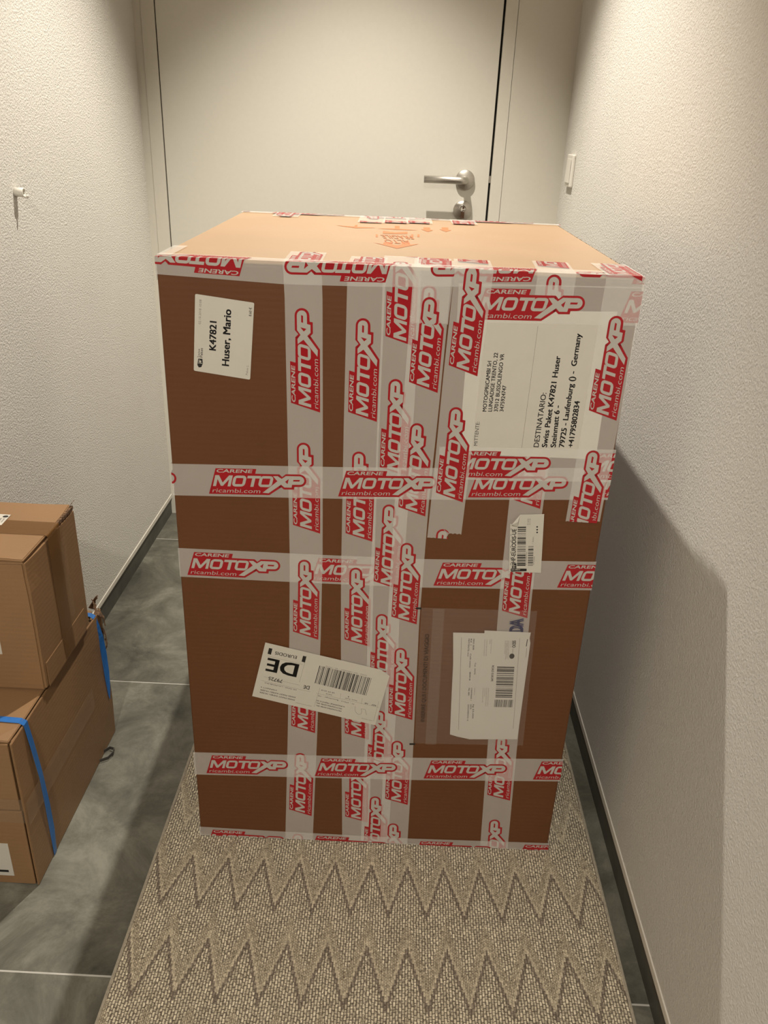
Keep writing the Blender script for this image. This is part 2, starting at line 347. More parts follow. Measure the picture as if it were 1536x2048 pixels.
# light switch by the corner
sw = empty('light_switch', (XR, 2.300, 1.062)); tag(sw, 'flat white light switch on the right plaster wall by the door corner', 'switch')
box_obj('cover_plate', (-0.0085, -0.038, 0.0), (0.0, 0.038, 0.078), 'whiteplastic', sw, 0.003, 3)
bm = bmesh.new(); vv = add_box(bm, (-0.0115, -0.028, 0.010), (-0.008, 0.028, 0.068))
for v in vv:
    if v.co.x < -0.010 and v.co.z > 0.05: v.co.x += 0.002
bmesh.ops.bevel(bm, geom=bm.edges[:], offset=0.001, segments=2, affect='EDGES'); bm_obj('rocker', bm, 'whiteplastic', sw)
# small white hook on the left wall
hk = on_plane(30, 384, 0, XL); wh = empty('wall_hook', (XL, hk.y, hk.z)); tag(wh, 'small white round plug hook sticking out of the left plaster wall', 'hook')
bm = bmesh.new(); add_lathe(bm, [(0.0082, 0), (0.0082, 0.0165), (0.0078, 0.0172), (0.0056, 0.0172), (0.0056, 0.010), (0.0, 0.010)], (0, 0, 0), (1, 0, 0), 28); bm_obj('sleeve', bm, 'whiteplastic', wh)
bm = bmesh.new(); add_tube(bm, [(0.0165, 0, -0.0072), (0.020, 0, -0.0082), (0.0225, 0, -0.0070), (0.0232, 0, -0.0040)], [0.0026, 0.0026, 0.0024, 0.002], 10); bm_obj('lip', bm, 'whiteplastic', wh)
bm = bmesh.new(); add_lathe(bm, [(0.0056, 0.0), (0.0, 0.0005)], (0.0101, 0, 0), (1, 0, 0), 20); bm_obj('hollow_shade_disc', bm, 'darkhole', wh)  # dark disc in the sleeve, paints the shade of the hollow
# recessed spots
for i, (lx, ly, pw, ang, bl, dr) in enumerate(SPOTS):
    e = empty('ceiling_spot', (lx, ly, CEIL)); tag(e, ['recessed round ceiling spot over the gap behind the big carton', 'recessed round ceiling spot at the far end from the door'][i], 'lamp')
    bm = bmesh.new(); add_lathe(bm, [(0.030, 0.001), (0.043, 0.001), (0.043, -0.003), (0.030, -0.006), (0.030, -0.001)], (0, 0, 0), (0, 0, 1), 32); bm_obj('trim_ring', bm, 'whiteplastic', e)
    bm = bmesh.new(); add_lathe(bm, [(0.0295, -0.002), (0.0295, -0.0005)], (0, 0, 0), (0, 0, 1), 32); bm_obj('lens', bm, 'lamp', e)

# ------------------------------------------------------------------ rug
rug = empty('runner_rug', (0, 0, FZ)); tag(rug, 'beige flat woven runner rug with brown zigzag lines under the taped carton', 'rug')
bm = bmesh.new(); add_box(bm, (-0.390, -0.9, 0.0), (0.392, 1.95, -FZ)); bm_obj('woven_field', bm, 'rug', rug)
for xa in (-0.394, 0.391): box_obj('edge_binding', (xa, -0.9, 0.0), (xa+0.005, 1.95, -FZ+0.0006), 'edging', rug, 0.0012, 2)

# ------------------------------------------------------------------ lettering
_fonts = {}
def text2d(s, off=0.0):
    key = (s, off)
    if key in _fonts: return _fonts[key]
    cu = bpy.data.curves.new('lettering', 'FONT'); cu.body = s; cu.resolution_u = 3; cu.offset = off; cu.fill_mode = 'FRONT'
    ob = bpy.data.objects.new('lettering', cu); COL.objects.link(ob); dg = bpy.context.evaluated_depsgraph_get(); dg.update()
    me = bpy.data.meshes.new_from_object(ob.evaluated_get(dg))
    vs_ = [(v.co.x, v.co.y) for v in me.vertices]; fs_ = [tuple(p.vertices) for p in me.polygons]
    bpy.data.objects.remove(ob); bpy.data.curves.remove(cu); bpy.data.meshes.remove(me)
    _fonts[key] = (vs_, fs_); return _fonts[key]
CAP = max(y for x, y in text2d('H')[0])
class Flat:
    """collects flat print in 2-D; polygons carry a material index"""
    def __init__(s): s.v = []; s.f = []
    def poly(s, pts, mi=0):
        b = len(s.v); s.v += [Vector((p[0], p[1])) for p in pts]; s.f.append((tuple(range(b, b+len(pts))), mi))
    def quadgrid(s, q, a0, a1, b0, b1, mi=0):            # q: 4 corners TL,TR,BR,BL ; a across, b down
        def m(a, b): return (q[0]*(1-a)+q[1]*a)*(1-b)+(q[3]*(1-a)+q[2]*a)*b
        s.poly([m(a0, b0), m(a0, b1), m(a1, b1), m(a1, b0)], mi)
    def text(s, t, p0, p1, h, mi=0, off=0.0, shear=0.0):
        if off > 0 and not shear:                        # bold: the same glyphs struck a few times, slightly apart
            e = (Vector(p1)-Vector(p0)).normalized(); n = Vector((-e.y, e.x)); k = off*abs(h)/CAP
            for a, b in ((-k, -k*0.5), (k, -k*0.5), (-k, k*0.5), (k, k*0.5)): s.text(t, Vector(p0)+e*a+n*b, Vector(p1)+e*a+n*b, h, mi)
            return
        vs_, fs_ = text2d(t, off); p0 = Vector(p0); p1 = Vector(p1); e = p1-p0; ln = e.length; e = e/ln; n = Vector((-e.y, e.x))
        x0 = min(x for x, y in vs_); x1 = max(x for x, y in vs_); sx = ln/(x1-x0); sy = h/CAP; b = len(s.v)
        s.v += [p0+e*((x-x0)*sx+shear*y*sy)+n*(y*sy) for x, y in vs_]
        s.f += [(tuple(i+b for i in f), mi) for f in fs_]
    def line(s, p0, p1, w, mi=0):
        p0 = Vector(p0); p1 = Vector(p1); e = (p1-p0).normalized(); n = Vector((-e.y, e.x))*(w/2)
        s.poly([p0-n, p1-n, p1+n, p0+n], mi)
    def bars(s, q, n, mi=0, along='a', seed=1):
        rnd = random.Random(seed); x = 0.0; ws = [rnd.choice((1, 1, 2, 3)) for _ in range(2*n-1)]; tot = sum(ws)
        for i, wv in enumerate(ws):
            if i % 2 == 0:
                if along == 'a': s.quadgrid(q, x/tot, (x+wv)/tot, 0, 1, mi)
                else: s.quadgrid(q, 0, 1, x/tot, (x+wv)/tot, mi)
            x += wv
    def mesh(s, name, place):
        me = bpy.data.meshes.new(name); me.from_pydata([place(p) for p in s.v], [], [f for f, m in s.f])
        for p, (f, m) in zip(me.polygons, s.f): p.material_index = m
        return me

# ------------------------------------------------------------------ big carton
carton = empty('large_carton', tuple(BO), BR)
tag(carton, 'tall brown cardboard carton wrapped in white tape with red logos, standing on the rug', 'carton')
# body: four walls with softly rounded edges
bm = bmesh.new(); add_box(bm, (0.0, 0.0, 0.0), (BW, BD, BH-0.005))
bmesh.ops.bevel(bm, geom=bm.edges[:], offset=0.003, segments=3, affect='EDGES', profile=0.5)
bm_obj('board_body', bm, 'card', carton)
# lid panel lying on the body, with its open corrugated edge on the right side
bm = bmesh.new(); add_box(bm, (0.0005, 0.0005, BH-0.0046), (BW-0.004, BD-0.0005, BH))
bmesh.ops.bevel(bm, geom=[e for e in bm.edges], offset=0.0012, segments=2, affect='EDGES'); bm_obj('lid_panel', bm, 'cardtop_sheen', carton)
bm = bmesh.new(); rnd = random.Random(3)
for i in range(150):
    y = 0.004+i*(BD-0.008)/150; a = 0.0005+rnd.random()*0.0012
    add_box(bm, (BW-0.0045, y, BH-0.0043), (BW-0.0038+a, y+0.0026, BH-0.0012+rnd.random()*0.0008))
o = bm_obj('corrugated_edge', bm, 'core', carton); tag(o, kind='stuff')

def place3(u, v, d):
    """unrolled carton surface (u right, v up; beyond BH the lid, beyond BH+BD the back) -> local point lifted by d"""
    E_ = 2e-6
    if v > BH+BD+E_: return Vector((u, BD+d, BH-(v-BH-BD)))
    if v > BH+E_:
        if u < -E_: return Vector((-d, v-BH, BH+u))
        if u > BW+E_: return Vector((BW+d, v-BH, BH-(u-BW)))
        return Vector((u, v-BH+(d if v > BH+BD-E_ else 0), BH+d))
    x = min(max(u, 0), BW)
    if u < -E_: return Vector((-d, -u, v))
    if u > BW+E_: return Vector((BW+d, u-BW, v))
    if x <= E_: return Vector((-d, -d, v))
    if x >= BW-E_: return Vector((BW+d, -d, v))
    return Vector((u, -d, v+(d if v > BH-E_ else 0)))
def fold_mesh(name, bm, dfun, clip_bottom=True):
    """bm lies in the (u,v) plane: cut on the carton's edges, clip below the floor line, then wrap"""
    def cut(co, no, clear=False):
        g = bm.verts[:]+bm.edges[:]+bm.faces[:]
        if g: bmesh.ops.bisect_plane(bm, geom=g, plane_co=co, plane_no=no, clear_outer=clear, dist=1e-7)
    cut((0, 0.0015, 0), (0, -1, 0), True)
    cut((0, BH, 0), (0, 1, 0)); cut((0, BH+BD, 0), (0, 1, 0)); cut((0, 0, 0), (1, 0, 0)); cut((BW, 0, 0), (1, 0, 0))
    # drop what would stick out at the corners
    eps = 1e-5; bad = []
    for f in bm.faces:
        c = f.calc_center_median()
        if (c.y > BH+eps and not (-0.03 < c.x < BW+0.03)) or (c.y > BH and (c.x < -eps or c.x > BW+eps) and not fold_mesh.sides) or (c.y > BH+BD and (c.x < -eps or c.x > BW+eps)): bad.append(f)
    if bad: bmesh.ops.delete(bm, geom=bad, context='FACES')
    # faces on each side of a fold share the edge verts, so wrap by face-side for exact edges
    for v in bm.verts: v.co = place3(v.co.x, v.co.y, dfun(v))
    me = bpy.data.meshes.new(name); bm.to_mesh(me); bm.free(); return me
fold_mesh.sides = False

# the printed mark, millimetres along (X) and across (Y) the tape
def arc_pts(cx, cy, r, a0, a1, n):
    return [(cx+r*math.cos(math.radians(a0+(a1-a0)*k/n)), cy+r*math.sin(math.radians(a0+(a1-a0)*k/n))) for k in range(n+1)]
RED_A = [(0, 3.7), (88.9, 3.6), (106.8, 16.4), (104.8, 36.8), (69.9, 37.0), (71.9, 44.4), (12.7, 44.3)]
RED_B = [(104.0, 14.4), (106.8, 16.4), (110.4, 13.0), (125.4, 13.1), (126.0, 17.3), (134.0, 17.6)]+arc_pts(134.0, 27.4, 9.8, -90, 90, 10)+[(114.3, 37.2), (108.8, 32.6), (104.8, 36.8), (102, 30)]
WHITE_X = [(79.0, 7.1), (87.7, 6.5), (106.8, 20.6), (111.2, 16.2), (121.8, 16.2), (122.8, 20.8), (134.0, 20.9)]+arc_pts(134.0, 27.6, 6.7, -90, 90, 10)+[(114.3, 34.3), (108.0, 29.7), (102.4, 33.9), (95.5, 33.6), (101.6, 25.8)]
HOLE_T = [(112.7, 25.2), (116.3, 21.6), (118.3, 29.9)]
HOLE_P = [(124.3, 26.0), (133.6, 26.0), (134.6, 28.6), (125.0, 28.6)]
SL = 0.27
def sl(pts, x0, y0): return [(x0+x+SL*(y), y0+y) for x, y in pts]
def ring_o(x0, y0, w, h, r, t):
    def rr(a, b, ww, hh, q, n=5):
        o = []
        for cx, cy, s in ((a+ww-q, b+q, -90), (a+ww-q, b+hh-q, 0), (a+q, b+hh-q, 90), (a+q, b+q, 180)): o += arc_pts(cx, cy, q, s, s+90, n)
        return o
    a = rr(0, 0, w, h, r); b = rr(t, t*0.92, w-2*t, h-1.84*t, max(r-t, 1.2)); return sl(a, x0, y0), sl(b, x0, y0)
def make_logo():
    fl = Flat()                                       # material 0 red, 1 white
    fl.poly(RED_A, 0); fl.poly(RED_B, 0)
    lay = []                                          # second layer
    up = Flat()
    up.poly(WHITE_X, 1)
    y0, hh = 16.2, 17.4
    st = 4.5
    M_ = [(0, 0), (st, 0), (st, 11.2), (11.5, 0.6), (14.5, 0.6), (21.4, 11.2), (21.4, 0), (25.6, 0), (25.6, hh), (20.2, hh), (13.0, 5.9), (5.6, hh), (0, hh)]
    up.poly(sl(M_, 6.8, y0), 1)
    for ox in (34.0, 72.3):
        a, b = ring_o(ox, y0, 19.0 if ox < 50 else 20.0, hh, 5.4, 4.2); n = len(a)
        for k in range(n): up.poly([a[k], a[(k+1) % n], b[(k+1) % n], b[k]], 1)
    up.poly(sl([(0, hh-4.0), (19.2, hh-4.0), (19.2, hh), (0, hh)], 54.2, y0), 1)
    up.poly(sl([(7.3, 0), (11.9, 0), (11.9, hh-4.0), (7.3, hh-4.0)], 54.2, y0), 1)
    up.text('CARENE', (13.2, 38.0), (65.0, 38.0), 5.0, 1, 0.022, 0.30)
    up.text('ricambi.com', (5.2, 6.2), (75.0, 6.2), 6.6, 1, -0.004, 0.27)
    top = Flat(); top.poly(HOLE_T, 0); top.poly(HOLE_P, 0)
    return fl, up, top
LOGO = make_logo()

PITCHL = 0.1895; TW = 0.050
class Path:
    def __init__(s, pts):
        s.p = [Vector((a/1000.0, b/1000.0)) for a, b in pts]; s.c = [0.0]
        for a, b in zip(s.p, s.p[1:]): s.c.append(s.c[-1]+(b-a).length)
        s.n = []
        for i in range(len(s.p)):
            t = (s.p[min(i+1, len(s.p)-1)]-s.p[max(i-1, 0)]).normalized(); s.n.append(Vector((-t.y, t.x)))
    def at(s, q, t):
        i = 0
        while i < len(s.c)-2 and q > s.c[i+1]: i += 1
        L_ = s.c[i+1]-s.c[i]; k = (q-s.c[i])/L_; kk = min(1, max(0, k))
        return s.p[i]+(s.p[i+1]-s.p[i])*k+(s.n[i]*(1-kk)+s.n[i+1]*kk).normalized()*t
    def s_of(s, u, v):
        p = Vector((u/1000.0, v/1000.0)); best = (9, 0)
        for i in range(len(s.p)-1):
            d = s.p[i+1]-s.p[i]; k = (p-s.p[i]).dot(d)/d.length_squared
            if i > 0: k = max(0, k)
            if i < len(s.p)-2: k = min(1, k)
            e = (s.p[i]+d*k-p).length
            if e < best[0]: best = (e, s.c[i]+k*d.length)
        return best[1]
LAYER = [0]
def tape(pts, anchor=None, shift=0.0, torn=None, sides=False, width=TW, label=None, logos=True):
    """pts: centre line in reading direction (mm on the unrolled carton); anchor: where a mark starts (mm)"""
    LAYER[0] += 1; d0 = 0.0005+LAYER[0]*0.00006; pa = Path(pts); Ltot = pa.c[-1]; rnd = random.Random(LAYER[0])
    fold_mesh.sides = sides
    bm = bmesh.new(); ns = max(2, int(Ltot/0.02)); nt_ = 6 if not torn else 16; rows = []
    for i in range(ns+1):
        row = []
        for j in range(nt_+1):
            t = -width/2+width*j/nt_; q = Ltot*i/ns
            if torn and i == 0: q += (rnd.random()*0.002 if j % 2 else 0.0)+(torn if j < nt_*0.42 else 0.0)
            p = pa.at(q, t); row.append(bm.verts.new((p.x, p.y, 0)))
        rows.append(row)
    for i in range(ns):
        for j in range(nt_): bm.faces.new((rows[i][j], rows[i][j+1], rows[i+1][j+1], rows[i+1][j]))
    strip = link('tape_strip', fold_mesh('tape_strip', bm, lambda v: d0), 'tape', carton)
    if label: strip['label'] = label
    if not logos: return strip
    s0 = pa.s_of(*anchor) + shift/1000.0
    kmin = int(math.floor((-0.15-s0)/PITCHL)); kmax = int(math.ceil((Ltot-s0)/PITCHL))
    for k in range(kmin, kmax+1):
        st = s0+k*PITCHL
        if st+0.1437 < 0.002 or st > Ltot-0.002: continue
        parts = []
        for lev, fl in enumerate(LOGO):
            bm = bmesh.new(); vs_ = []; 
            for p in fl.v: vs_.append(bm.verts.new((p.x, p.y, 0)))
            for f, mi in fl.f:
                try: fc = bm.faces.new([vs_[i] for i in f]); fc.material_index = mi
                except ValueError: pass
            bm.normal_update(); big = [f for f in bm.faces if len(f.verts) > 3]
            if big: bmesh.ops.triangulate(bm, faces=big, quad_method='BEAUTY', ngon_method='EAR_CLIP')
            # trim to the strip, in mark millimetres
            for co, no in (((-st*1000+0.2, 0, 0), (-1, 0, 0)), (((Ltot-st)*1000-0.2, 0, 0), (1, 0, 0))):
                g = bm.verts[:]+bm.edges[:]+bm.faces[:]
                if g: bmesh.ops.bisect_plane(bm, geom=g, plane_co=co, plane_no=no, clear_outer=True, dist=1e-6)
            if torn and st < 0.006 and st > -0.15:
                g = [f for f in bm.faces if f.calc_center_median().x < -st*1000+torn*1000+1.5 and f.calc_center_median().y < 0.42*50]
                if g: bmesh.ops.delete(bm, geom=g, context='FACES')
            # bring long pieces along bends
            for c_ in pa.c[1:-1]:
                xx = (c_-st)*1000
                g = bm.verts[:]+bm.edges[:]+bm.faces[:]
                if 0 < xx < 144 and g: bmesh.ops.bisect_plane(bm, geom=g, plane_co=(xx, 0, 0), plane_no=(1, 0, 0), dist=1e-6)
            for v in bm.verts:
                p = pa.at(st+v.co.x/1000.0, v.co.y/1000.0-0.025); v.co = (p.x, p.y, 0)
            dd = d0+0.000016*(lev+1)
            parts.append(fold_mesh('printed_mark', bm, lambda v: dd))
        bm = bmesh.new()
        for m_ in parts: bm.from_mesh(m_); bpy.data.meshes.remove(m_)
        if not bm.faces: bm.free(); continue
        bm_obj('printed_mark', bm, ['red', 'tapewhite'], strip)
    return strip
def sheet_place(d): return lambda p: place3(p[0], p[1], d)
def sheet(name, poly, mat, parent=carton, lift=0.0, thick=0.00016):
    """a flat paper piece with thickness, poly in metres on the front"""
    d = 0.0006+lift; bm = bmesh.new()
    a = [bm.verts.new((p[0], -d, p[1])) for p in poly]; b = [bm.verts.new((p[0], -d-thick, p[1])) for p in poly]; n = len(poly)
    bm.faces.new(b); bm.faces.new(list(reversed(a)))
    for k in range(n): bm.faces.new((a[k], a[(k+1) % n], b[(k+1) % n], b[k]))
    bmesh.ops.recalc_face_normals(bm, faces=bm.faces[:])
    return bm_obj(name, bm, mat, parent), d+thick
def rounded(q, r, n=4):
    out = []; m = len(q)
    for i in range(m):
        p, a, b = q[i], q[i-1], q[(i+1) % m]; e0 = (a-p).normalized()*r; e1 = (b-p).normalized()*r
        for k in range(n+1):
            t = k/n; out.append((p+e0)*(1-t)**2+p*2*t*(1-t)+(p+e1)*t*t)
    return out
def F(*p): return fp(*p)

# --- tapes, lowest first
tape([(-80, 567), (2, 568), (220, 567), (372, 567.5), (633, 576), (713, 578)], (11, 548))                           # third girdle
tape([(180, 0), (187, 233), (192.5, 450), (194.5, 590), (193.5, 799), (192, 978), (190, 1020), (189, 1116)], (213, 438))
tape([(284, 0), (275, 421), (273, 554), (273, 801), (274, 981), (275, 1093)], (296, 429))
tape([(318, 0), (319, 302), (316, 492), (318, 560), (320, 700), (321, 926), (320, 1020), (320, 1112)], (319, 302), -143.7)
tape([(353, 0), (352, 205), (347.5, 478), (349, 600), (350, 690), (355, 840), (360, 1020), (363, 1106)], (373, 286))
vP = fp(853, 594).y*1000; tape([(359, fp(845, 648).y*1000), (363, 1020), (366, 1088)], (363, vP), -143.7, torn=0.002)
tape([(713, 1030), (633, 1030), (513, 1028), (295, 1018), (169, 1016), (0, 1022), (-80, 1024)], (311, 1018))         # along the top front edge
tape([(536, 0), (528, 232), (518.5, 537), (517, 690), (520, 1018), (527, 1120)], (540, 496))
# --- large address sheet
PQ = [F(940, 620), F(1234, 623), F(1191, 918), F(917, 907)]
LAYER[0] += 2
pap, pd = sheet('address_sheet', PQ, 'paper', lift=LAYER[0]*0.00006-0.0001, thick=0.00006); pap['label'] = 'white paper sheet with printed sender and recipient address'
LAYER[0] += 2
def Zm(x, y): return F(920+x*0.1953, 640+y*0.1953)
pr = Flat()
def up_text(fl, t, zx0, zy0, zx1, zy1, h, mi=0, off=0.0, Z=Zm): fl.text(t, Z(zx0, zy0), Z(zx1, zy1), h, mi, off)
up_text(pr, 'MITTENTE:', 176, 1285, 200, 1040, 0.0050)
for t, x0, x1, y1 in (('MOTOGPRICAMBI Srl', 268, 322, 420), ('LUNGADIGE TRENTO, 22', 325, 388, 335), ('37012 BUSSOLENGO VR', 385, 452, 345), ('3475924747', 443, 474, 670)):
    up_text(pr, t, x0, 935, x1, y1, 0.0052, off=0.022)
pr.line(Zm(797, 60), Zm(630, 1310), 0.0004, 1)
for t, x0, x1, y1, o_ in (('DESTINATARIO:', 803, 884, 745, 0.012), ('Swiss Paket K47821 Huser', 888, 1028, 370, 0.034), ('Steinmatt 6 -', 978, 1024, 875, 0.034), ('79725 - Laufenburg () -  Germany', 1063, 1240, 140, 0.034), ('+41795802834', 1155, 1226, 830, 0.034)):
    up_text(pr, t, x0, 1300, x1, y1, 0.0072, off=o_)
link('address_print', pr.mesh('address_print', sheet_place(pd+0.00003)), ['ink', 'grey'], pap)

tape([(395, 977), (634, 982), (713, 984)], (418, 957))                                                            # upper right girdle
tape([(-80, 704), (2, 706), (243, 712), (376, 717), (634, 729), (713, 733)], (52, 687))
tape([(385, 750), (634, 757), (713, 759)], (402, 731))
tape([(-80, 169), (-2, 170.5), (256, 176.5), (377, 180), (636, 192), (713, 195)], (19, 149))
tape([(-80, -3), (0, -3), (157, -6), (259, -7), (378, -9), (636, -5), (713, -5)], (10, -25))
tape([(603, 666), (606.5, 825), (608, 967), (609, 1020), (609, 1120)], (628, 825), torn=0.003)
tape([(401, 629), (404, 720), (408, 883), (413, 1020), (416, 1102)], (423, 690), torn=0.009)
# short leftover over the middle strip near the top edge, rear edge strip and strips folded over from the back
tape([(-8, 1657), (640, 1657)], (60, 1640))
for u, dep, an in ((94, 560, 1700), (261, 515, 1560), (308, 528, 1590), (352, 540, 1600), (439, 556, 1640)):
    tape([(u, 1657+90), (u, 1657), (u, 1020+dep)], (u, an))
fold_mesh.sides = True
tape([(-6, 1024), (-6, 1116)], (0, 1050), sides=True, logos=False)

# --- stamped handling marks on the lid
def Zt(x, y): return tp(640+x*0.20833, 420+y*0.20833)
def stamp(name, polys, texts=(), lift=0.0004, label=None):
    fl = Flat(); lift += 0.0003*len(texts)
    for p in polys: fl.poly(p)
    for t, a, b, h in texts: fl.text(t, a, b, h)
    o = link(name, fl.mesh(name, lambda p: Vector((p[0], p[1], BH+lift))), 'orange', carton)
    if label: o['label'] = label
stamp('stamped_arrow', [[Zt(510, 318), Zt(605, 336), Zt(612, 316), Zt(690, 316), Zt(694, 338), Zt(740, 346), Zt(782, 340), Zt(782, 314), Zt(860, 318), Zt(864, 338), Zt(950, 334), Zt(740, 377)]], label='orange stamped arrow on the lid')
stamp('stamped_lettering', [], [('FRAGILE', Vector((0.333, 0.345)), Vector((0.283, 0.338)), 0.046)]); stamp('stamped_lettering', [], [('ALTO', Vector((0.329, 0.284)), Vector((0.289, 0.278)), 0.046)])
stamp('stamped_bar', [[Zt(605, 208), Zt(720, 222), Zt(840, 216), Zt(838, 236), Zt(720, 236), Zt(603, 232)]])
stamp('stamped_glass', [[Zt(150, 153), Zt(330, 165), Zt(340, 150), Zt(360, 150), Zt(358, 168), Zt(545, 178), Zt(345, 180)]])
stamp('stamped_glass', [[Zt(550, 184), Zt(718, 184), Zt(718, 158), Zt(764, 160), Zt(764, 186), Zt(945, 202), Zt(740, 196)]])
for x in (1020, 1195):
    stamp('stamped_small_arrow', [[Zt(x-28, 172), Zt(x+36, 175), Zt(x+38, 197), Zt(x+66, 200), Zt(x+15, 216), Zt(x-50, 191), Zt(x-26, 192)]])
for x in (535, 875, 935): stamp('stamped_dot', [[Zt(x, 240), Zt(x+20, 241), Zt(x+20, 266), Zt(x, 265)]])

# --- sticker with number and name, upper left
def Zs(x, y): return F(380+x*0.09115, 580+y*0.09115)
lb, d = sheet('name_sticker', rounded([Zs(115, 80), Zs(1412, 278), Zs(1322, 1965), Zs(86, 1765)], 0.0022), 'paper', lift=0.0002); lb['label'] = 'small white sticker with a customer number and name'
def line_part(name, t, p0, p1, h, off, dd, mat, parent):
    fl = Flat(); fl.text(t, p0, p1, h, 0, off); return link(name, fl.mesh(name, sheet_place(dd)), mat, parent)
for t, p0, p1, hh_, of, mt in (('K47821', Zs(568, 1325), Zs(585, 695), 0.0087, 0.034, 'ink'), ('Huser, Mario', Zs(855, 1665), Zs(905, 435), 0.0094, 0.034, 'ink'),
        ('Paket L', Zs(1268, 1865), Zs(1290, 1650), 0.0028, 0.0, 'grey'), ('8.60 \u20ac', Zs(1350, 575), Zs(1358, 385), 0.0034, 0.01, 'ink'),
        ('02.10.2018 10:08', Zs(240, 750), Zs(258, 210), 0.0030, 0.0, 'grey'), ('Swiss', Zs(215, 1480), Zs(222, 1290), 0.0028, 0.0, 'ink'), ('Paket', Zs(278, 1480), Zs(286, 1270), 0.0034, 0.01, 'ink')):
    line_part('printed_line', t, p0, p1, hh_, of, d+0.00003, mt, lb)
hexa = [(165, 1640), (185, 1500), (275, 1505), (285, 1610), (250, 1690), (195, 1695)]
pr = Flat(); pr.poly([Zs(x, y) for x, y in hexa], 0); link('emblem', pr.mesh('emblem', sheet_place(d+0.00003)), ['ink'], lb)
pw = Flat(); pw.poly([Zs(190, 1610), Zs(205, 1520), Zs(215, 1520), Zs(200, 1612)]); pw.poly([Zs(210, 1560), Zs(236, 1535), Zs(255, 1565), Zs(230, 1592)]); pw.poly([Zs(218, 1590), Zs(275, 1600), Zs(272, 1612), Zs(216, 1604)])
link('emblem_white', pw.mesh('emblem_white', sheet_place(d+0.00006)), ['paper'], lb)

# --- slanted routing label, upside down
def Zd(x, y): return F(500+x*0.18880, 1280+y*0.18880)
ql = [Zd(165, 18), Zd(1385, 305), Zd(1480, 372), Zd(1325, 893), Zd(25, 585)]
lb, d = sheet('routing_label', ql, 'paper', lift=0.0015); lb['label'] = 'white courier label stuck on askew and upside down'
pr = Flat()
def T(t, x0, y0, x1, y1, hz, mi=0, off=0.0): pr.text(t, Zd(x0, y0), Zd(x1, y1), hz*0.000165, mi, off)
T('DE', 517, 252, 200, 183, 152, 0, 0.035); T('EURODIS', 500, 162, 272, 112, 36, 0, 0.012); T('79725', 350, 412, 203, 378, 42, 0, 0.012); T('DE', 635, 480, 572, 468, 44, 0, 0.012)
for x, y in ((190, 75), (550, 158)): pr.poly([Zd(x+14, y), Zd(x+50, y+9), Zd(x+34, y+72), Zd(x-2, y+62)])
qb = [Zd(738, 262), Zd(1288, 396), Zd(1230, 580), Zd(686, 448)]; pr.bars(qb, 42, 0, 'a', 5)
T('15902 - 001158600001 - 46 - 79725', 1240, 362, 805, 262, 14, 1); T('DE 79725 - LAUFENBURG', 495, 515, 160, 438, 13, 0)
T('SWISS PAKET K47821 HUSER', 478, 622, 105, 537, 15, 0, 0.02); T('SWISS PAKET K47821 HUSER', 486, 594, 112, 511, 15, 0, 0.02); T('STEINMATT 6', 288, 520, 118, 484, 13, 0, 0.02)
T('DATA', 870, 568, 806, 553, 14, 0); T('28 09 2018', 900, 548, 758, 515, 14, 0); T('Num. Sudd', 1135, 630, 1012, 603, 13, 0); T('1', 1050, 588, 1042, 586, 13)
T('REF', 1337, 680, 1290, 669, 16, 0, 0.015); T('NR', 1250, 660, 1216, 652, 16, 0, 0.015); T('IT - 37012 - Bussolengo - VR', 1105, 664, 722, 574, 13, 0)
T('MOTOGPRICAMBI SRL', 970, 740, 700, 677, 14, 0, 0.02); T('MOTOGPRICAMBI SRL', 975, 714, 703, 650, 14, 0, 0.02); T('LUNGADIGE TRENTO 22', 1004, 694, 708, 626, 14, 0, 0.02)
T('MITTENTE', 1297, 842, 1184, 815, 10, 1); T('DESTINATARIO', 652, 688, 488, 650, 10, 1)
for a, b in (((600, 160), (525, 440)), ((742, 500), (680, 700)), ((120, 418), (640, 540)), ((150, 380), (525, 470)), ((705, 555), (1365, 705)), ((965, 555), (955, 610)), ((1190, 610), (1180, 670)), ((1365, 640), (1310, 850)), ((190, 160), (560, 250))):
    pr.line(Zd(*a), Zd(*b), 0.00035, 1)
five = [(1240, 730), (1185, 715), (1180, 745), (1208, 770), (1180, 780), (1140, 765), (1113, 730), (1118, 695)]; five = [(1178, 718), (1222, 728), (1234, 785)] ; 
for a, b in zip(five, five[1:]): pr.line(Zd(*a), Zd(*b), 0.0005, 1)
cur = [(1178, 718), (1186, 748), (1176, 775), (1150, 780), (1124, 760), (1112, 728), (1116, 692)]
for a, b in zip(cur, cur[1:]): pr.line(Zd(*a), Zd(*b), 0.0005, 1)
link('label_print', pr.mesh('label_print', sheet_place(d+0.00003)), ['ink', 'grey'], lb)

# --- small routing label with a folded corner
def Zh(x, y): return F(1000+x*0.07324, 1010+y*0.07324)
lb, d = sheet('parcel_label', [Zh(545, 245), Zh(1200, 230), Zh(1110, 1835), Zh(235, 1800), Zh(275, 490), Zh(480, 585)], 'paper', lift=0.0016); lb['label'] = 'narrow white parcel label with barcodes and one corner folded over'
fl_ = bmesh.new(); pts = [Zh(545, 245), Zh(298, 472), Zh(482, 585)]
va = [fl_.verts.new((p[0], -d-0.0004-(0.006 if i == 1 else 0.0), p[1])) for i, p in enumerate(pts)]
mid = fl_.verts.new((0.5*(pts[0][0]+pts[2][0])-0.002, -d-0.004, 0.5*(pts[0][1]+pts[2][1])))
fl_.faces.new((va[0], va[1], mid)); fl_.faces.new((va[1], va[2], mid)); bm_obj('folded_corner', fl_, 'paper', lb)
pr = Flat(); Z = Zh
pr.text('HP-EURODIS-UE', Z(415, 1555), Z(440, 635), 0.0062, 0, 0.02)
